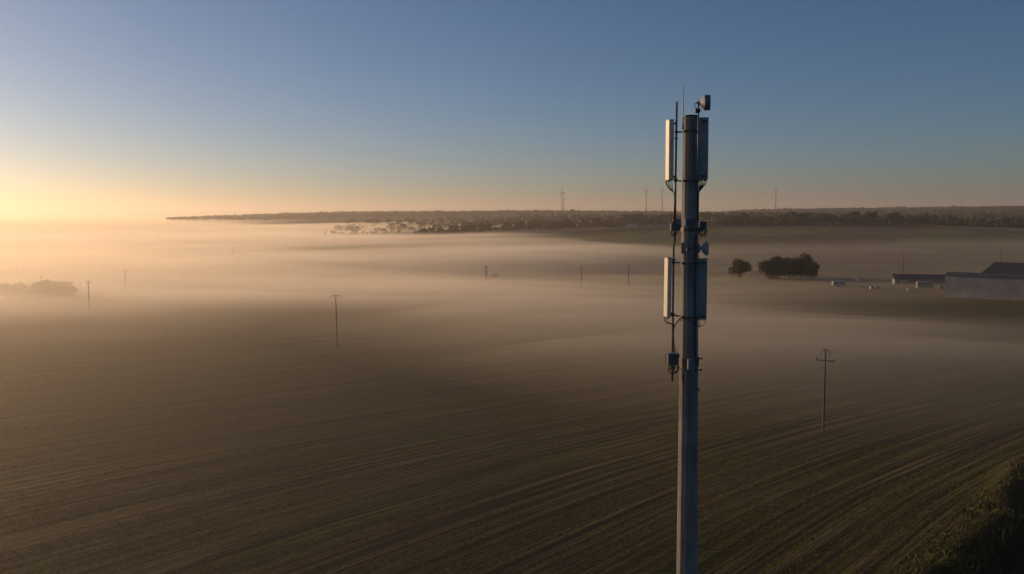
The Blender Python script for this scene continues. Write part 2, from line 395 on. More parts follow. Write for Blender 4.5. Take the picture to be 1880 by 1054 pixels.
mb = MB(); ring12(mb, mtop.z + 0.002, mtop.z + 0.03, 0.012)
mb.build('top_cap', M['dark_steel'], tower, ORG)
mb = MB(); ring12(mb, gz - 0.1, gz + 0.35, 0.55, 4, 45)
mb.build('foundation', M['concrete'], tower, ORG)

def smooth_path(pts, k=5):
    P = [Vector(p) for p in pts]; out = []
    for i in range(len(P) - 1):
        p0, p1, p2, p3 = P[max(i - 1, 0)], P[i], P[i + 1], P[min(i + 2, len(P) - 1)]
        for j in range(k):
            t = j / k
            out.append(0.5 * ((2 * p1) + (p2 - p0) * t + (2 * p0 - 5 * p1 + 4 * p2 - p3) * t * t + (3 * p1 - p0 - 3 * p2 + p3) * t ** 3))
    return out + [P[-1]]
def cable(pts, r=0.014, parent=None, name='cable'):
    mb = MB(); mb.tube(smooth_path([A(*p) for p in pts]), r, 6)
    return mb.build(name, M['cable'], parent or tower, ORG)
def pipe(p0, p1, r, name, mat='steel', parent=None):
    mb = MB(); mb.tube([A(*p0), A(*p1)], r, 12); return mb.build(name, M[mat], parent or tower, ORG)

# support pipes
pipe((1242.6, 187, -0.05), (1238.7, 446, -0.05), 0.034, 'support_pipe')
pipe((1237.0, 447, -0.05), (1234.0, 700, -0.05), 0.034, 'support_pipe')
pipe((1282.3, 186, -0.40), (1281.2, 334, -0.40), 0.027, 'support_pipe', 'radio')
for y in (240, 330):
    mb = MB(); mb.tube([A(1281.6, y, -0.40), A(1277, y, -0.2)], 0.02, 8); mb.build('bracket_arm', M['dark_steel'], tower, ORG)
pipe((1281.0, 470, 0.10), (1280.6, 592, 0.10), 0.034, 'support_pipe')

# bands round the mast with the arms that carry the pipes
def band(py, arm_px, arm_py, h=0.05):
    z = A(1267, py).z; mb = MB(); ring12(mb, z - h / 2, z + h / 2, 0.02)
    for k in (0, 90, 180, 270):
        d = azv(180 + 45 + k); c = maxis(z) + d * (mrad(z) + 0.045); mb.box(c, (0.05, 0.09, h * 1.4), (d.cross(Vector((0, 0, 1))), d, Vector((0, 0, 1))))
    b = mb.build('clamp_band', M['dark_steel'], tower, ORG)
    mb = MB(); e = maxis(z) + azv(-90) * mrad(z) * 0.9; mb.tube([A(arm_px, arm_py, -0.05), Vector((e.x, e.y, e.z))], 0.026, 8)
    p = A(arm_px, arm_py, -0.05); mb.box(p, (0.11, 0.11, 0.07), bev=0.012)
    mb.build('bracket_arm', M['dark_steel'], tower, ORG)
for args in ((242, 1241.8, 242.5), (332.5, 1240.2, 331.5), (483, 1236.6, 481.5), (581, 1235.2, 579)): band(*args)
for y in (243, 333, 484, 580):       # short arms to the antennas on the right
    z = A(1280, y).z; mb = MB(); e = maxis(z) + azv(80) * mrad(z) * 0.9
    mb.tube([e, A(1284, y, 0.06)], 0.022, 8); mb.build('bracket_arm', M['dark_steel'], tower, ORG)

# panel antennas
def panel(pxc, y0, y1, pxc1, az, label, w=0.30, d=0.16, dy=0.0, mat='radome'):
    n = azv(az); t = n.cross(Vector((0, 0, 1)))
    top, bot = A(pxc, y0, dy), A(pxc1, y1, dy)
    ring = [(-w / 2, -d / 2), (w / 2, -d / 2)] + [(w / 2 - 0.055 * (1 - math.cos(a)), d / 2 - 0.055 + 0.055 * math.sin(a)) for a in np.linspace(0, math.pi / 2, 6)]
    ring += [(-w / 2 + 0.055 * (1 - math.cos(a)), d / 2 - 0.055 + 0.055 * math.sin(a)) for a in np.linspace(math.pi / 2, 0, 6)]
    def ext(mb, c0, c1, k):
        P = [c + t * a * k + n * b * k for c in (c0, c1) for a, b in ring]; m = len(ring)
        mb.add(P, [tuple(range(m - 1, -1, -1)), tuple(range(m, 2 * m))] + [(i, (i + 1) % m, m + (i + 1) % m, m + i) for i in range(m)])
    u = (top - bot).normalized(); mb = MB(); ext(mb, bot + u * 0.03, top - u * 0.03, 1.0)
    o = mb.build('panel_antenna', M[mat], tower, ORG); tag(o, label)
    for c0, c1 in ((bot, bot + u * 0.03), (top - u * 0.03, top)):
        mb = MB(); ext(mb, c0, c1, 1.025); mb.build('end_cap', M['radio'], o, ORG)
    for i in range(5):
        mb = MB(); c = bot + t * (i - 2) * 0.05; mb.tube([c, c - u * 0.05], 0.014, 8); mb.build('connector', M['dark_steel'], o, ORG)
    for f in (0.06, 0.94):
        c = bot + (top - bot) * f - n * (d / 2 + 0.05); mb = MB()
        mb.box(c, (0.10, 0.12, 0.06), (t, n, Vector((0, 0, 1)))); mb.box(c - n * 0.075, (0.16, 0.03, 0.05), (t, n, Vector((0, 0, 1))))
        mb.build('mount_clamp', M['dark_steel'], o, ORG)
    return o
pa = panel(1229.4, 220, 331, 1228.4, -121, 'pale upper panel antenna facing the low sun')
pb = panel(1291.6, 216, 330, 1290.2, -11, 'upper panel antenna seen from its shaded back', dy=0.12, mat='shaded_back')
pc = panel(1226.2, 472.5, 582, 1224.4, -121, 'pale lower panel antenna facing the low sun', d=0.13)
pd = panel(1289.6, 474.5, 586, 1288.2, -11, 'lower panel antenna seen from its shaded back', w=0.29, dy=0.10, mat='shaded_back')
for x, y in ((1239, 254), (1238, 328), (1235.5, 476.5), (1234, 576)):
    mb = MB(); mb.tube([A(x - 3, y), A(x + 6, y + 0.4, -0.05)], 0.016, 8); mb.build('clamp_rod', M['dark_steel'], tower, ORG)

# jumper cables
for k, x in enumerate((1222.5, 1224, 1227, 1230, 1233.5)):
    cable([(x, 331, -0.02 * k), (x + 0.3, 337, -0.02 * k), (x + (1236 - x) * 0.45, 347, -0.03), (1236.3, 353, -0.05), (1238.2, 362, -0.09), (1238.0 + 0.5 * (k % 3 - 1), 390, -0.09), (1237.5 + 1.2 * (k - 2), 411, -0.06)], 0.012, pa)
for k, x in enumerate((1284, 1286.2, 1288.2, 1290.2, 1292.2, 1294.4, 1296.6)):
    cable([(x, 330, 0.12), (x - 0.2, 336, 0.12), (1283 + (x - 1283) * 0.5, 345, 0.02), (1283.2, 354, -0.10), (1282.2 + 0.5 * (k % 3 - 1), 375, -0.14), (1281.6 + 0.6 * (k % 4 - 1.5), 408, -0.14)], 0.012, pb)
cable([(1219.6, 582, 0), (1220, 586, 0), (1223.5, 592, -0.03), (1231, 594.5, -0.08), (1237, 596.5, -0.10), (1236.6, 615, -0.10), (1236.5, 636, -0.10), (1239, 648, -0.06)], 0.018, pc)
cable([(1225.5, 583, 0), (1224.5, 589, 0), (1231, 594, -0.06), (1236, 600, -0.09), (1237.6, 628, -0.09), (1241.5, 648, -0.05)], 0.011, pc)
cable([(1248.5, 584, -0.20), (1244, 590, -0.12), (1239, 598, -0.10), (1236.9, 610, -0.10), (1237.6, 630, -0.10)], 0.016, None, 'feeder_cable')
cable([(1238, 599, -0.12), (1244, 591, -0.2), (1252, 585, -0.34), (1262, 586, -0.36), (1272, 592, -0.36), (1279, 597.5, -0.25), (1283.5, 599, -0.1)], 0.013, None, 'feeder_cable')
cable([(1295.5, 587, 0.1), (1295, 592, 0.1), (1290, 598, 0.02), (1285, 599, -0.06), (1283, 596, -0.1)], 0.010, pd)
cable([(1285, 587, 0.1), (1284.5, 592, 0.0), (1286, 598, -0.05), (1282.5, 601, -0.1)], 0.010, pd)
cable([(1281.5, 330, -0.26), (1281.0, 360, -0.26), (1280.6, 405, -0.26)], 0.022, None, 'feeder_cable')
for x in (1276.5, 1278.2):           # feeders running down the mast beside the right edge
    cable([(x, 430, -0.27), (x - 0.2, 500, -0.285), (x - 0.6, 600, -0.30), (x - 1, 655, -0.31)], 0.011, None, 'feeder_cable')

# whip antenna on its bracket
mb = MB(); mb.tube([A(1253.6, 236, -0.02), A(1254.4, 198, -0.02), A(1255.4, 155, -0.02)], [0.020, 0.017, 0.010], 10)
wh = mb.build('whip_antenna', M['radome'], tower, ORG)
mb = MB(); mb.tube([A(1253.5, 237.5, -0.02), A(1253.7, 228, -0.02)], 0.026, 10); mb.build('base_sleeve', M['dark_steel'], wh, ORG)
mb = MB(); mb.tube([A(1257.2, 215.5, -0.03), A(1257.0, 236, -0.03)], 0.018, 8)
for y in (218, 233.8): mb.tube([A(1252.6, y, -0.02), A(1259, y, -0.03)], 0.014, 8)
mb.build('antenna_bracket', M['dark_steel'], tower, ORG)

# microwave dishes
def dish(pxa, py, az, dy, prof, shroud, label):
    o0 = A(pxa, py, dy); ax = azv(az); mb = MB(); mb.lathe(o0, ax, prof, 28)
    o = mb.build('microwave_dish', M['dish'], tower, ORG); tag(o, label)
    if shroud:
        mb = MB(); mb.lathe(o0, ax, shroud, 28, False); mb.build('shroud', M['shroud'], o, ORG)
    mb = MB(); mb.lathe(o0 - ax * 0.07, ax, [(0, 0.035), (0.08, 0.045)], 12); mb.build('hub', M['radio'], o, ORG)
    return o
d1 = dish(1282.8, 189, 86, -0.38, [(0, 0.055), (0.03, 0.075), (0.07, 0.125), (0.12, 0.185), (0.165, 0.228)],
          [(0.165, 0.234), (0.168, 0.240), (0.345, 0.240), (0.348, 0.228)], 'upper drum shaped dish on top of the mast')
mb = MB(); mb.box(A(1279.3, 203.5, -0.40), (0.10, 0.10, 0.14), bev=0.015); mb.box(A(1283.8, 203, -0.42), (0.06, 0.09, 0.13), bev=0.01); mb.tube([A(1277.3, 205, -0.40), A(1286, 204, -0.40)], 0.028, 8)
mb.build('dish_mount', M['cable'], d1, ORG)
cable([(1281, 189.5, -0.38), (1278, 188.8, -0.38), (1274.8, 191, -0.38), (1275.5, 194.5, -0.38), (1279, 200, -0.38)], 0.011, d1)
d2 = dish(1285.2, 456, 76, -0.12, [(0, 0.045), (0.03, 0.06), (0.10, 0.135), (0.17, 0.205), (0.205, 0.238), (0.222, 0.246), (0.23, 0.240)], None, 'lower bare dish turned away from the camera')
mb = MB(); mb.box(A(1280.3, 455.5, -0.14), (0.10, 0.12, 0.22), bev=0.02); mb.tube([A(1283.5, 448, -0.12), A(1283.3, 464, -0.12)], 0.03, 8); mb.build('dish_mount', M['radio'], d2, ORG)
mb = MB(); mb.tube([A(1262, 458.5, -0.33), A(1270, 455.5, -0.33), A(1281, 453.8, -0.18)], 0.024, 8); mb.box(A(1262.5, 458, -0.32), (0.07, 0.10, 0.10))
mb.build('dish_strut', M['dark_steel'], d2, ORG)

# remote radio units, boxes and their cable loops
def unit(x0, x1, y0, y1, dy, depth=0.16, turn=0.0, fins=True, handle=False, loops=0, mat='radio', label=None):
    c = (A(x0, y0, dy) + A(x1, y1, dy)) / 2; sx = (A(x1, y0, dy) - A(x0, y0, dy)).length; sz = A(x0, y0, dy).z - A(x0, y1, dy).z
    a = R(-VAZ + turn); X = Vector((math.cos(a), math.sin(a), 0)); Y = Vector((-math.sin(a), math.cos(a), 0)); Z = Vector((0, 0, 1))
    mb = MB(); mb.box(c, (sx, depth, sz), (X, Y, Z), bev=0.018)
    o = mb.build('radio_unit', M[mat], tower, ORG)
    if label: tag(o, label)
    if fins:
        k = max(3, int(sx / 0.035)); mb = MB()
        for i in range(k): mb.box(c + X * ((i + 0.5) / k - 0.5) * sx * 0.86 - Y * (depth / 2 + 0.012), (0.008, 0.028, sz * 0.86), (X, Y, Z))
        mb.build('cooling_fins', M[mat], o, ORG)
    if handle:
        e = c - X * (sx / 2 + 0.07); mb = MB()
        mb.tube([c - X * sx * 0.45 + Z * sz * 0.46 - Y * 0.02, e + Z * sz * 0.44, e - Z * sz * 0.42], 0.013, 6); mb.build('handle', M['dark_steel'], o, ORG)
    for i in range(loops):
        p = c + X * ((i + 0.5) / loops - 0.5) * sx * 0.8 - Z * sz / 2; q = X * random.uniform(-0.10, 0.10); dp = random.uniform(0.12, 0.24)
        mb = MB(); mb.tube(smooth_path([p, p - Z * dp * 0.6 + q * 0.4, p - Z * dp + q, p - Z * dp * 0.55 + q * 1.9 + Y * 0.08, p + q * 2 + Y * 0.12 - Z * 0.02]), 0.012, 6); mb.build('cable', M['cable'], o, ORG)
    return o
unit(1231.5, 1246.5, 409.5, 423.5, -0.14, 0.20, 8, True, False, 5, label='radio unit on the left support pipe at the middle level')
unit(1244.5, 1250, 401.5, 420, 0.30, 0.14, -20, False, label='radio unit half hidden behind the mast')
unit(1265, 1278.5, 400.5, 415.5, -0.42, 0.16, 12, True, label='radio unit fixed to the near face of the mast')
unit(1258.6, 1264, 400.5, 416, -0.40, 0.20, -35, False)
unit(1285.5, 1297.5, 406.5, 421.5, -0.02, 0.20, -6, True, False, 5, label='radio unit on the right side of the mast')
unit(1226, 1246.5, 648.5, 670, -0.12, 0.20, 6, True, True, 6, label='large lower radio unit on the left support pipe')
unit(1262.5, 1274, 659.5, 679, -0.42, 0.14, 14, False, label='small grey box low on the near face of the mast')
for y, h in ((421.5, 0.13), (664, 0.30)):
    z = A(1267, y).z; mb = MB(); ring12(mb, z - h / 2, z + h / 2, 0.03); mb.build('mounting_collar', M['dark_steel'], tower, ORG)
    mb = MB(); e = maxis(z) + azv(-90) * mrad(z) * 0.9; mb.tube([A(1236, y + 1, -0.05), e], 0.036, 8); mb.build('bracket_arm', M['dark_steel'], tower, ORG)
z = A(1284, 421).z; mb = MB(); mb.tube([maxis(z) + azv(85) * mrad(z) * 0.9, A(1291, 421, 0.02)], 0.036, 8); mb.build('bracket_arm', M['dark_steel'], tower, ORG)
for pts in ([(1231, 670, -.12), (1227, 677, -.12), (1229, 684, -.1), (1236, 687, -.1), (1243, 683, -.12), (1250, 677, -.2), (1252, 684, -.3), (1253, 700, -.34), (1256, 716, -.35)],
            [(1236, 670, -.12), (1230, 681, -.12), (1238, 682, -.12), (1246, 676, -.18), (1249, 668, -.25)],
            [(1240, 670, -.1), (1233, 686, -.1), (1240, 684, -.1), (1245, 672, -.16)],
            [(1268, 679, -.42), (1262, 682, -.40), (1256, 690, -.36), (1254, 705, -.35)],
            [(1285, 421, -.1), (1284, 430, -.1), (1289, 434, -.05), (1293, 428, -.02)]):
    cable(pts, 0.016, None, 'feeder_cable')
for y0, y1, x in ((657, 658.5, 1289), (679.5, 679.0, 1288.5), (713, 716.5, 1284)):
    mb = MB(); mb.tube([A(1276 if y0 < 700 else 1280, y0, -0.3), A(x, y1, -0.18)], 0.024, 8); mb.tube([A(x - 1.2, y1 - 0.2, -0.18), A(x, y1, -0.18)], 0.036, 8); mb.build('mounting_peg', M['dark_steel'], tower, ORG)
for x0, x1, y0, y1 in ((1250.6, 1254.6, 445, 465.5), (1245.4, 1250.4, 703, 724)):
    c = (A(x0, y0, 0) + A(x1, y1, 0)) / 2
    mb = MB(); mb.box(c, ((x1 - x0) / FPX * MY, 0.30, (y1 - y0) / FPX * MY), (azv(90), azv(0), Vector((0, 0, 1))), bev=0.008)
    mb.build('cable_cover', M['concrete'], tower, ORG)

# ------------------------------------------------------------------ wind turbines on the ridge
def turbine(px, hub_py, blade_px, Y, yaw, spin, label):
    hub = at(px, hub_py, Y); gz = ground_z(hub.x, Y); k = Y / FPX; L = blade_px * k * 1.03; O = (hub.x, hub.y, gz)
    root = empty('wind_turbine', O); tag(root, label, 'wind turbine', 'wind turbines on the wooded ridge')
    mb = MB(); mb.lathe((hub.x, hub.y, gz - 1), (0, 0, 1), [(0, 3.4), (hub.z - gz - 1.0, 2.1)], 16); mb.build('tower', M['turbine'], root, O)
    a = R(yaw); ax = Vector((math.sin(a), math.cos(a), 0)); sd = Vector((ax.y, -ax.x, 0)); Z = Vector((0, 0, 1))
    mb = MB(); mb.box(hub - ax * 4.2, (3.8, 12.5, 4.0), (sd, ax, Z), bev=0.6); mb.build('nacelle', M['turbine'], root, O)
    hc = hub + ax * 3.6
    mb = MB(); mb.lathe(hc - ax * 1.6, ax, [(0, 1.7), (1.8, 1.9), (3.0, 1.2), (3.6, 0.2)], 14); hb = mb.build('rotor_hub', M['turbine'], root, O)
    for j in range(3):
        b = R(spin + 120 * j); d = Z * math.cos(b) + sd * math.sin(b); c = ax * 0.8 + d.cross(ax) * 0.9; c.normalize(); th = c.cross(d)
        P = []
        for f, wd, tk in ((0.02, 2.6, 2.4), (0.2, 4.8, 2.0), (0.6, 3.2, 1.5), (1.0, 1.2, 0.6)):
            q = hc + d * L * f; P += [q - c * wd / 2, q + th * tk / 2, q + c * wd / 2, q - th * tk / 2]
        fs = [(3, 2, 1, 0), (12, 13, 14, 15)] + [(i * 4 + m, i * 4 + (m + 1) % 4, i * 4 + 4 + (m + 1) % 4, i * 4 + 4 + m) for i in range(3) for m in range(4)]
        mb = MB(); mb.add(P, fs); mb.build('blade', M['turbine'], root, O)
    return root
turbine(1030.4, 353.5, 10.5, 5200, -96, 8, 'wind turbine with the shorter blades in the overlapping pair at mid ridge')
turbine(1034.0, 353.2, 17.0, 3900, -94, 0, 'wind turbine with the longer upright blade in the overlapping pair at mid ridge')
turbine(1186.6, 350.0, 9.0, 4200, -97, 4, 'wind turbine standing alone between the pair and the mast')
turbine(1215.8, 348.5, 8.0, 4400, -110, 14, 'wind turbine closest to the left side of the phone mast')
turbine(1424.6, 348.8, 11.0, 4200, -100, -6, 'wind turbine standing alone on the ridge to the right of the phone mast')

# ------------------------------------------------------------------ power line poles
def power_pole(px, py_top, Y, label, arch=None, arm=None, arm_dz=1.0, yaw=0.0, r=0.16):
    top = at(px, py_top, Y); gz = ground_z(top.x, Y); O = (top.x, Y, gz); a = R(yaw)
    X = Vector((math.cos(a), math.sin(a), 0)); Z = Vector((0, 0, 1)); root = empty('power_pole', O)
    tag(root, label, 'power pole', 'poles of the power lines crossing the fields')
    mb = MB(); mb.lathe((top.x, Y, gz - 0.5), (0, 0, 1), [(0, r * 1.45), (top.z - gz + 0.5, r * 0.8)], 10); mb.build('pole', M['wood'], root, O)
    ends = []
    if arch:
        w_, h_ = arch; mb = MB(); pts = [top + X * w_ * s + Z * (h_ - 0.34 * abs(s) ** 2.4) for s in np.linspace(-1, 1, 13)]
        mb.tube(pts, 0.05, 6)
        for s in (-0.42, 0.42): mb.tube([top - Z * 0.15, top + X * w_ * s + Z * (h_ - 0.03)], 0.045, 6)
        o = mb.build('arched_crossarm', M['dark_steel'], root, O); ends += [(p, -1, o) for p in (pts[0], pts[6], pts[-1])]
    if arm:
        c = top - Z * arm_dz; mb = MB(); mb.box(c - X.cross(Z) * r, (2 * arm, 0.11, 0.13), (X, -X.cross(Z), Z), bev=0.01)
        o = mb.build('crossarm', M['dark_steel'], root, O); ends += [(c - X.cross(Z) * r + X * arm * s * 0.96, 1, o) for s in (-1, 1)]
    for p, sg, o in ends:
        mb = MB(); mb.lathe(p + Z * 0.05 * sg, (0, 0, sg), [(0, 0.03), (0.06, 0.09), (0.12, 0.05), (0.18, 0.10), (0.24, 0.05), (0.3, 0.10), (0.36, 0.03)], 10)
        mb.build('insulator', M['insulator'], o, O)
    return root
def poleY(px, py, h=11.0):
    Y = 350.0
    for _ in range(30):
        d = ray(px, py); x = d.x / d.y * Y
        Y = (CAM.z - ground_z(x, Y) - h) / (-d.z / d.y)
    return Y
for nm in [0]:
    power_pole(1515.5, 651, 117, 'near power pole with a tilted crossarm standing in the field right of the mast', (0.62, 0.80), 1.32, 0.95, -38, 0.125)
    power_pole(616.5, 548, 197, 'power pole with an arched crossarm rising into the fog at centre left', (1.35, 0.85), None, 1, 8, 0.12)
    power_pole(229.5, 497, poleY(229.5, 497), 'tallest pole standing in the bright fog at the far left', None, 0.8, 0.5, 60)
    power_pole(30, 482, poleY(30, 482), 'faintest pole in the bright fog next to the left edge', None, 0.8, 0.5, 60)
    power_pole(161.5, 516, poleY(161.5, 516), 'short pole showing above the fog right of the two fog covered bushes', None, 0.8, 0.4, 20)
    power_pole(428, 454, poleY(428, 454), 'far pole in the fog below the left tree line', None, 0.8, 0.5, 40)
    power_pole(851, 417.5, poleY(851, 417.5), 'pole standing at the edge of the middle tree line', None, 0.8, 0.5, 50)
    power_pole(891, 488, poleY(891, 488, 10), 'left post of the twin poles beside the fog covered bush', None, 0.7, 0.4, 50)
    power_pole(894, 488, poleY(894, 488, 10) + 1.5, 'right post of the twin poles beside the fog covered bush', None, 0.7, 0.4, 50)
    power_pole(1068, 490, poleY(1068, 490), 'pole by the field ditch, left of the next pole along it', None, 0.8, 0.5, 30)
    power_pole(1154, 487, poleY(1154, 487), 'pole by the field ditch just left of the phone mast', None, 0.8, 0.5, 30)
    power_pole(1659.5, 467, poleY(1659.5, 467), 'pole rising behind the farm sheds', None, 0.8, 0.5, 30)
    power_pole(1838.5, 459, 400, 'pole rising above the dark hipped barn roof', None, 0.8, 0.5, 30)

# ------------------------------------------------------------------ trees and bushes
def crown_mesh(name, rx, rz, zc, n, leaf, seed, mat, lobes=9, flat=0.55, rag=0.30):
    g = np.random.default_rng(seed); C = []; W = []
    for i in range(lobes):
        a = g.random() * 2 * math.pi; r = math.sqrt(g.random()) * 0.62; h = g.uniform(-0.95, 0.75)
        k = math.sqrt(max(0.15, 1 - h * h)); C.append((rx * r * k * math.cos(a), rx * r * k * math.sin(a), zc + rz * h * 0.72)); W.append(g.uniform(0.18, 0.46) * rx)
    C = np.array(C); W = np.array(W); idx = g.choice(lobes, n, p=W ** 2 / (W ** 2).sum())
    d = g.normal(size=(n, 3)); d /= np.linalg.norm(d, axis=1)[:, None]; d[:, 2] = np.where(d[:, 2] < -0.6, -d[:, 2] * 0.7, d[:, 2])
    rad = W[idx] * (0.72 + 0.34 * g.random(n) + rag * g.normal(size=n) * (g.random(n) < 0.3)); P = C[idx] + d * rad[:, None] * np.array([1, 1, rz / rx * flat + 0.45])
    P[:, 2] = np.where(P[:, 2] < 0.05, g.random(n) * 0.8 * zc, P[:, 2])
    nn = d + 0.75 * g.normal(size=(n, 3)); nn /= np.linalg.norm(nn, axis=1)[:, None]
    t = np.cross(nn, g.normal(size=(n, 3))); t /= np.linalg.norm(t, axis=1)[:, None]; b = np.cross(nn, t); s = leaf * g.uniform(0.55, 1.3, n)[:, None]
    V = np.stack([P - t * s, P - b * s * 0.6, P + t * s, P + b * s * 0.6], 1).reshape(-1, 3); Q = np.arange(4 * n).reshape(n, 4)
    return V, Q
def trunk_mb(h, r, seed, limbs=5, spread=2.0):
    g = random.Random(seed); mb = MB(); mb.tube([(0, 0, -0.4), (g.uniform(-.1, .1), 0, h * 0.5), (g.uniform(-.3, .3), g.uniform(-.3, .3), h)], [r, r * 0.75, r * 0.3], 8)
    for i in range(limbs):
        a = 2 * math.pi * i / limbs + g.random(); z = h * g.uniform(0.35, 0.7); q = spread * g.uniform(0.6, 1)
        mb.tube([(0, 0, z), (q * 0.5 * math.cos(a), q * 0.5 * math.sin(a), z + h * 0.18), (q * math.cos(a), q * math.sin(a), z + h * 0.42)], [r * 0.5, r * 0.3, r * 0.1], 6)
    return mb
def make_tree(name, label, cat, group, rx, h, n, leaf, seed, mat, skirt=0.35, lobes=9):
    root = empty(name, (0, 0, 0)); tag(root, label, cat, group)
    zc = h * (skirt + (1 - skirt) / 2); rz = h * (1 - skirt) / 2
    V, Q = crown_mesh('crown', rx, rz, zc, n, leaf, seed, mat, lobes); np_mesh('crown', V, Q, M[mat], root)
    trunk_mb(h * 0.6, 0.035 * h, seed, 5, rx * 0.6).build('trunk', M['bark'], root); return root
def place(o, px, Y, sc_=1.0, rz=0.0, dz=0.0):
    x = ray(px, 400).x / ray(px, 400).y * Y
    o.location = (x, Y, ground_z(x, Y) + dz); o.rotation_euler = (0, 0, rz); o.scale = (sc_, sc_, sc_)
def Yof(px, py):
    Y = 400.0
    for _ in range(30):
        d = ray(px, py); Y = (CAM.z - ground_z(d.x / d.y * Y, Y)) / (-d.z / d.y)
    return Y
# the clump left of the farm
for args in (('round_bush', 'single round dark bush standing apart left of the bush clump', 'bush', None, 4.6, 9.5, 2600, 0.42, 21, 1360, 513, 1.0),
             ('tall_bush', 'low left bush of the dark clump by the farm', 'bush', 'bushes of the dark clump by the farm', 4.2, 8.2, 2200, 0.42, 22, 1412, 512, 1.0),
             ('tall_bush', 'second bush from the left in the dark clump by the farm', 'bush', 'bushes of the dark clump by the farm', 4.8, 9.8, 2500, 0.42, 23, 1432, 511, 1.02),
             ('tall_bush', 'middle bush of the dark clump by the farm', 'bush', 'bushes of the dark clump by the farm', 4.6, 9.4, 2500, 0.42, 24, 1453, 511, 1.0),
             ('tall_bush', 'tallest ragged topped bush near the right end of the dark clump', 'bush', 'bushes of the dark clump by the farm', 4.8, 10.6, 2800, 0.42, 25, 1474, 511, 1.03),
             ('tall_bush', 'rounded right end bush of the dark clump by the farm', 'bush', 'bushes of the dark clump by the farm', 4.0, 9.2, 2200, 0.42, 26, 1493, 512, 1.0),
             ('low_bush', 'lowest bush filling the foot of the dark clump by the farm', 'bush', 'bushes of the dark clump by the farm', 3.8, 5.2, 1800, 0.42, 31, 1424, 514, 1.0),
             ('fog_bush', 'broad bush cut by the left edge and buried in fog', 'bush', 'bushes buried in the fog', 5.5, 5.6, 1600, 0.5, 27, 18, 552, 1.15),
             ('fog_bush', 'bush buried in fog just right of the one at the left edge', 'bush', 'bushes buried in the fog', 6.0, 5.8, 1600, 0.5, 28, 88, 553, 1.15),
             ('fog_bush', 'faint bush in the fog beside the twin poles', 'bush', 'bushes buried in the fog', 3.6, 4.6, 1300, 0.45, 29, 907, 513, 0.62)):
    nm, lb, ct, gp, rx, h, n, lf, sd_, px, py, s_ = args
    o = make_tree(nm, lb, ct, gp, rx * 1.45, h * 1.2, n + 3600, lf * 0.8, sd_, 'leaf', 0.0, 22); place(o, px, Yof(px, py), s_, sd_)

# rows of trees: a few kinds, copied along each row
ROWS = [  # px0, px1, count, Y0, Y1, height range, label, group, seed
    (1308, 1690, 46, 905, 935, (10, 17), 'dark leafy tree in the row along the crest of the right hand hill', 'trees along the right hill crest', 1),
    (1300, 1500, 18, 940, 980, (9, 13), 'tree in the second rank behind the right hill crest row', 'trees behind the right hill crest', 2),
    (1690, 1900, 34, 860, 960, (9, 14), 'round dark tree in the misty row right of the hill crest', 'trees in the misty row at right', 3),
    (1090, 1246, 34, 1040, 1120, (11, 17), 'tree in the group around the pale house left of the mast', 'trees around the pale house', 4),
    (880, 1095, 44, 1090, 1130, (8, 13), 'tree in the row left of the pale house', 'trees left of the pale house', 5),
    (758, 885, 26, 1090, 1130, (7, 12), 'hazy tree in the middle row above the fog', 'trees in the middle row above the fog', 6),
    (560, 735, 30, 1180, 1230, (5, 9), 'very hazy tree in the left row above the fog', 'trees in the left row above the fog', 7),
    (440, 500, 5, 1180, 1230, (6, 10), 'faint tree almost lost in the bright fog at left', 'faint trees in the bright fog', 8),
]
kinds = {}
def tree_kind(k, mat):
    return make_tree('leafy_tree', 'tree', 'tree', None, 4.6 + 0.5 * (k % 3), 12.0, 620, 0.75, 60 + k, mat, (0.02, 0.08, 0.0, 0.05)[k % 4], 12)
for px0, px1, cnt, Y0, Y1, hr, lb, gp, sd_ in ROWS:
    g = random.Random(sd_)
    for i in range(cnt):
        k = g.randrange(6)
        if k not in kinds: o = kinds[k] = tree_kind(k, 'leaf' if k % 2 else 'leaf2')
        else: o = copy_tree(kinds[k])
        tag(o, lb, 'tree', gp); px = px0 + (px1 - px0) * (i + 0.5 + g.uniform(-0.4, 0.4)) / cnt
        place(o, px, g.uniform(Y0, Y1), (hr[0] * 0.7 + (hr[1] * 1.1 - hr[0] * 0.7) * g.random() ** 1.3) / 12.0, g.uniform(0, 6.28), -0.5)
        o.scale.x *= g.uniform(0.9, 1.7); o.scale.y = o.scale.x

# far woods: one mass each
def wood(name, label, n, sampler, hr, seed, mat='leaf', q=26):
    g = np.random.default_rng(seed); x, y = sampler(g, n); z = terrain(x, y); h = g.uniform(hr[0], hr[1], n) * (0.75 + 0.5 * fbm(x * 0.01, y * 0.01, 2))
    d = g.normal(size=(n, q, 3)); d /= np.linalg.norm(d, axis=2)[:, :, None]; d[:, :, 2] = np.abs(d[:, :, 2]) * 1.0 - 0.25
    rx = (h * g.uniform(0.38, 0.6, n))[:, None]
    P = np.stack([x[:, None] + d[:, :, 0] * rx, y[:, None] + d[:, :, 1] * rx, z[:, None] + h[:, None] * (0.52 + 0.48 * d[:, :, 2]) + g.normal(size=(n, q)) * 0.03 * h[:, None]], -1)
    nn = d + 0.5 * g.normal(size=d.shape); nn /= np.linalg.norm(nn, axis=2)[:, :, None]
    t = np.cross(nn, g.normal(size=d.shape)); t /= np.linalg.norm(t, axis=2)[:, :, None]; b = np.cross(nn, t); s = (rx * g.uniform(0.3, 0.6, (n, q)))[:, :, None]
    V = np.stack([P - t * s, P - b * s, P + t * s, P + b * s], 2).reshape(-1, 3); Q = np.arange(len(V)).reshape(-1, 4)
    return tag(np_mesh(name, V, Q, M[mat]), label, 'wood', kind='stuff')
def ridge_pts(g, n):
    a = g.uniform(-0.46, 0.70, n); y = 2600 + 1000 * g.random(n) ** 0.8; keep = (a > -0.44); return a[keep] * y[keep], y[keep]
class _S: pass
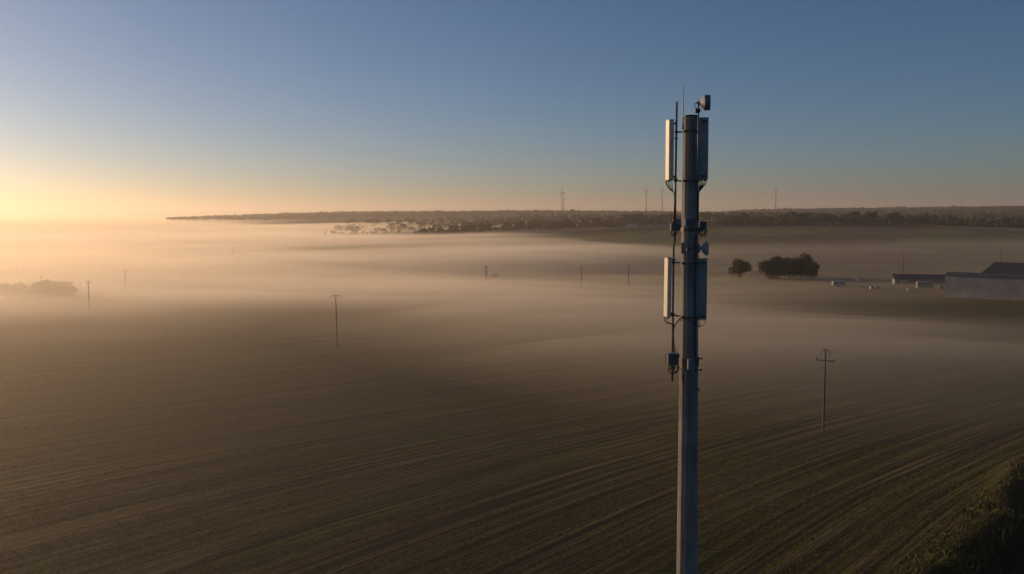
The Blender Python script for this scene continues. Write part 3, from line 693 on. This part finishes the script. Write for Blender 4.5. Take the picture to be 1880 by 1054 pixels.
def ridge(g, n): 
    y = 2500 + 1150 * g.random(n); a = g.uniform(-0.43, 0.72, n); return a * y, y
wood('ridge_wood', 'far off wood covering the ridge along the horizon', 5200, ridge, (11, 17), 5)
def slope(g, n):
    y = 1150 + 1100 * g.random(n); a = g.uniform(0.235, 0.72, n); return a * y, y
wood('hillside_wood', 'hazy wood on the slope between the right hill crest and the ridge', 1500, slope, (9, 15), 6, 'leaf')
def slope2(g, n):
    y = 1250 + 900 * g.random(n); a = 0.24 - 0.46 * g.random(n) ** 1.7; return a * y, y
wood('valley_wood', 'hazy wood on the slope behind the pale house', 700, slope2, (8, 13), 8, 'leaf2')

# ------------------------------------------------------------------ farm at the right and the house on the hill
def frame_at(px, py, rz):
    Y = Yof(px, py); x = ray(px, py).x / ray(px, py).y * Y; return Vector((x, Y, ground_z(x, Y))), rz
def gable(name, label, cat, px, py, rz, L, D, H, rise, wall, roof, hip=0.0, over=0.3, door=None, windows=(), chimney=False, group=None, Y=None):
    """long side L along local x faces the camera, origin at its left foot"""
    if Y is None: o0, _ = frame_at(px, py, rz)
    else:
        d = ray(px, py); o0 = Vector((d.x / d.y * Y, Y, ground_z(d.x / d.y * Y, Y)))
    root = empty(name, o0, R(rz)); tag(root, label, cat, group)
    hipx = hip; mb = MB()
    P = [(0, 0, -0.6), (L, 0, -0.6), (L, D, -0.6), (0, D, -0.6), (0, 0, H), (L, 0, H), (L, D, H), (0, D, H)]
    fs = [(0, 1, 5, 4), (1, 2, 6, 5), (2, 3, 7, 6), (3, 0, 4, 7)]
    if hip == 0: P += [(0, D / 2, H + rise), (L, D / 2, H + rise)]; fs += [(4, 8, 7), (5, 6, 9)]
    mb.add(P, fs); mb.build('wall', M[wall], root)
    e = over; k = rise / (D / 2); t = 0.16; mb = MB()
    A0 = [(-e, -e, H - k * e), (L + e, -e, H - k * e), (L + e - hip, D / 2, H + rise), (-e + hip, D / 2, H + rise), (-e, D + e, H - k * e), (L + e, D + e, H - k * e)]
    top = [(x, y, z + 0.05 + t) for x, y, z in A0]; low = [(x, y, z + 0.05) for x, y, z in A0]
    fs = [(0, 1, 2, 3), (3, 2, 5, 4)] + ([(0, 3, 4), (1, 5, 2)] if hip else [])
    fs += [tuple(6 + i for i in reversed(f)) for f in fs]
    edge = [(0, 1), (5, 4)] + ([(1, 5), (4, 0)] if hip else [(1, 2), (2, 5), (4, 3), (3, 0)])
    fs += [(b, a, a + 6, b + 6) for a, b in edge]
    mb.add(top + low, fs); ro = mb.build('roof', M[roof], root)
    if door:
        x0, w_, h_ = door; mb = MB(); mb.box((x0, -0.03, h_ / 2), (w_, 0.08, h_)); dr = mb.build('door', M['slate'], root)
        mb = MB(); mb.box((x0 + w_ * 0.38, -0.10, h_ * 0.45), (0.08, 0.06, 0.25)); mb.build('handle', M['steel'], dr)
    for x0, z0, w_, h_ in windows:
        mb = MB()
        for dx, dz, a, b in ((0, h_ / 2, w_ + 0.16, 0.08), (0, -h_ / 2, w_ + 0.16, 0.08), (-w_ / 2, 0, 0.08, h_ - 0.08), (w_ / 2, 0, 0.08, h_ - 0.08)): mb.box((x0 + dx, -0.04, z0 + dz), (a, 0.10, b))
        wn = mb.build('window', M['white'], root); mb = MB(); mb.box((x0, -0.015, z0), (w_ - 0.08, 0.04, h_ - 0.08)); mb.build('pane', M['glass'], wn)
    if chimney:
        mb = MB(); mb.box((L * 0.22, D / 2, H + rise + 0.4), (0.7, 0.9, 1.5), bev=0.04); mb.build('chimney', M['tile'], ro)
    return root
gable('farm_hangar', 'long pale metal clad farm hangar with a low dark roof at the right edge', 'farm hangar', 1733.5, 545, -39, 48, 15, 8.3, 0.7, 'cladding', 'slate', 0, 0.25, (30, 5, 5))
gable('farm_barn', 'barn with a tall dark hipped roof rising behind the long pale hangar', 'barn', 1796, 530, -39, 40, 17, 6.4, 5.2, 'cladding', 'slate', 4.5, 0.4, Y=322)
gable('low_barn', 'long low barn with a dark sheet roof left of the pale hangar', 'barn', 1642, 519, -20, 24, 8, 2.6, 1.0, 'dull_wall', 'slate', 0, 0.3, (8, 3, 2.3))
gable('small_shed', 'small pale shed with a shiny left end in front of the low barn', 'shed', 1642, 522, -12, 5.5, 3.5, 2.2, 0.6, 'white', 'slate', 0, 0.2, (1.5, 1.0, 1.9))
gable('hill_house', 'pale rendered house among the trees on the hill left of the mast', 'house', 1148, 418.5, -25, 13, 8, 4.6, 2.6, 'render', 'tile', 0, 0.4, (6.5, 1.1, 2.1), ((2.5, 1.6, 1.1, 1.3), (10, 1.6, 1.1, 1.3), (2.5, 3.8, 1.0, 1.0), (10, 3.8, 1.0, 1.0)), True, Y=1005)
gable('hill_outbuilding', 'low pale outbuilding on the hill right next to the phone mast', 'outbuilding', 1204, 415, -15, 12, 6, 2.8, 1.4, 'render', 'tile', 0, 0.3, (4, 2.2, 2.2), Y=1000)

def wheel(mb, c, r, w_): mb.lathe(Vector(c) - Vector((0, w_ / 2, 0)), (0, 1, 0), [(0, r * 0.7), (0.03, r), (w_ - 0.03, r), (w_, r * 0.7)], 16)
def covered_trailer(px, py, rz, label, L=5.6, W=2.2, H=2.0, mat='white'):
    o0, _ = frame_at(px, py, rz); root = empty('covered_trailer', o0, R(rz)); tag(root, label, 'trailer')
    mb = MB(); mb.box((0, 0, 0.55 + H / 2), (L, W, H), bev=0.18); mb.build('body', M[mat], root)
    mb = MB(); mb.box((0, 0, 0.46), (L * 0.96, W * 0.8, 0.14)); mb.tube([(L / 2, -0.6, 0.45), (L / 2 + 1.2, 0, 0.45), (L / 2, 0.6, 0.45)], 0.05, 6); mb.build('chassis', M['dark_steel'], root)
    for sx in (-0.5, 0.5):
        for sy in (-1, 1):
            mb = MB(); wheel(mb, (sx, sy * W * 0.46, 0.34), 0.34, 0.22); mb.build('wheel', M['rubber'], root)
    mb = MB(); mb.box((-L * 0.25, -W / 2 - 0.012, 1.75), (1.0, 0.04, 0.6)); mb.box((L * 0.2, -W / 2 - 0.012, 1.75), (1.0, 0.04, 0.6)); mb.build('window', M['glass'], root)
covered_trailer(1540, 527, -8, 'white covered trailer parked in the yard right of the bush clump')
def container(px, py, rz, label, L, W, H, mat):
    o0, _ = frame_at(px, py, rz); root = empty('storage_container', o0, R(rz)); tag(root, label, 'container')
    mb = MB(); mb.box((L / 2, W / 2, H / 2 + 0.1), (L, W, H), bev=0.04); mb.build('body', M[mat], root)
    mb = MB()
    for x in np.arange(0.3, L - 0.2, 0.35): mb.box((x, -0.03, H / 2 + 0.1), (0.14, 0.06, H * 0.88))
    mb.build('side_ribs', M[mat], root)
    for s in (0.28, 0.72):
        mb = MB(); mb.box((-0.03, W * s, H / 2 + 0.1), (0.05, W * 0.42, H * 0.9)); dd = mb.build('door', M[mat], root)
        mb = MB(); mb.tube([(-0.08, W * s, 0.4), (-0.08, W * s, H - 0.2)], 0.02, 6); mb.build('lock_bar', M['steel'], dd)
    for x in (0.4, L - 0.4):
        mb = MB(); mb.box((x, W / 2, 0.03), (0.3, W * 0.9, 0.14)); mb.build('sleeper', M['wood'], root)
container(1684, 530, -16, 'pale grey storage container between the small shed and the hangar', 6.2, 2.5, 2.9, 'cladding')
def tank(px, py, rz, label, s):
    o0, _ = frame_at(px, py, rz); root = empty('water_tank', o0, R(rz)); tag(root, label, 'water tank')
    mb = MB(); mb.box((0, 0, 0.16 + s / 2), (s, s, s), bev=0.12); mb.build('tank', M['white'], root)
    mb = MB(); mb.box((0, 0, 0.07), (s * 1.05, s * 1.05, 0.14)); mb.build('pallet', M['wood'], root)
    mb = MB()
    for k in range(4):
        for z in (0.35, 0.65, 0.95):
            a = k * math.pi / 2; c = Vector((math.cos(a), math.sin(a), 0)); d = Vector((-c.y, c.x, 0)); h = 0.16 + s * z
            mb.tube([c * (s / 2 + 0.03) - d * s / 2 + Vector((0, 0, h)), c * (s / 2 + 0.03) + d * s / 2 + Vector((0, 0, h))], 0.018, 6)
    mb.build('cage', M['steel'], root); mb = MB(); mb.lathe((0, 0, 0.16 + s), (0, 0, 1), [(0, 0.12), (0.06, 0.12)], 12); mb.build('lid', M['dark_steel'], root)
tank(1575, 518, 10, 'small white tank standing alone between the trailer and the sheds', 1.35)
tank(1728, 533, -30, 'white tank at the left foot of the long hangar', 1.75)
def bale(px, py, rz, label, r=0.75, L=1.4):
    o0, _ = frame_at(px, py, rz); root = empty('wrapped_bale', o0, R(rz)); tag(root, label, 'bale', 'wrapped bales in the yard')
    mb = MB(); mb.lathe((-L / 2, 0, r - 0.04), (1, 0, 0), [(0, r * 0.75), (0.06, r * 0.94), (0.18, r), (L - 0.18, r), (L - 0.06, r * 0.94), (L, r * 0.75)], 18); mb.build('wrapping', M['white'], root)
for px, py, rz, lb in ((1600, 531, 10, 'wrapped bale lying leftmost of the yard bales'), (1611, 531, -10, 'wrapped bale in the middle of the yard row'),
                       (1668, 535, 40, 'wrapped bale lying rightmost, near the container')):
    bale(px, py, rz, lb)

# ------------------------------------------------------------------ rough grass along the near field edge, weeds and stubble in the near rows
def tufts(name, label, x, y, h, n_bl, mat, seed, lean=0.5, wid=0.05):
    g = np.random.default_rng(seed); n = len(x); X = np.repeat(x, n_bl) + g.normal(size=n * n_bl) * 0.16; Y = np.repeat(y, n_bl) + g.normal(size=n * n_bl) * 0.16
    H = np.repeat(h, n_bl) * g.uniform(0.5, 1.15, n * n_bl); Z = terrain(X, Y) - 0.03; a = g.random(n * n_bl) * 6.283; l = g.random(n * n_bl) * lean * H
    wd = wid * g.uniform(0.6, 1.4, n * n_bl); b = g.random(n * n_bl) * 6.283
    dx, dy = np.cos(b) * wd, np.sin(b) * wd
    P = np.stack([np.stack([X - dx, Y - dy, Z], -1), np.stack([X + dx, Y + dy, Z], -1), np.stack([X + np.cos(a) * l, Y + np.sin(a) * l, Z + H], -1)], 1)
    return tag(np_mesh(name, P.reshape(-1, 3), np.arange(3 * len(X)).reshape(-1, 3), M[mat]), label, 'grass', kind='stuff')
M['grass'] = surf('verge_grass', (0.026, 0.034, 0.008), (0.085, 0.086, 0.022), 0.6, 0.8)
M['bramble'] = surf('dark_bramble', (0.009, 0.015, 0.005), (0.026, 0.038, 0.011), 0.9, 0.85)
M['stubble'] = surf('stubble_straw', (0.070, 0.056, 0.026), (0.17, 0.135, 0.072), 0.35, 0.85)
g = np.random.default_rng(3)
u = g.uniform(-16, 60, 9000); v = g.normal(size=9000) * 1.0 - 0.8
x = 41.5 + (u + v) * 0.7071; y = 72 + (u - v) * 0.7071; k = fbm(x * 0.25, y * 0.25, 3) > 0.40
tufts('verge_grass', 'rough yellow green grass along the edge of the near field', x[k], y[k], 0.15 + 0.5 * fbm(x[k] * 0.2, y[k] * 0.2, 2), 7, 'grass', 1)
u = g.uniform(-18, 62, 9000); v = g.uniform(1.6, 22, 9000)
x = 41.5 + (u + v) * 0.7071; y = 72 + (u - v) * 0.7071
tufts('bramble_patch', 'dark tangle of bramble below the near field edge', x, y, 0.4 + 1.3 * fbm(x * 0.15, y * 0.15, 3), 6, 'bramble', 2, 0.9, 0.12)
n = 130000; y = 55 + 125 * g.random(n) ** 1.25; x = y * g.uniform(-0.72, 0.68, n)
ph = (y - x) * 0.7071; k = (np.sin(ph * 2 * math.pi / 0.75 + 3 * fbm(x * 0.05, y * 0.05, 2)) > -0.2) & (fbm(ph * 0.42, (x + y) * 0.03, 2) > 0.40) & (bank_d(x, y) < -0.5)
tufts('stubble', 'cut stubble and weeds standing in the rows of the near field', x[k], y[k], 0.10 + 0.16 * g.random(k.sum()), 3, 'stubble', 4, 0.8, 0.035)
print('tris', sum(len(o.data.polygons) for o in sc.objects if o.type == 'MESH'))
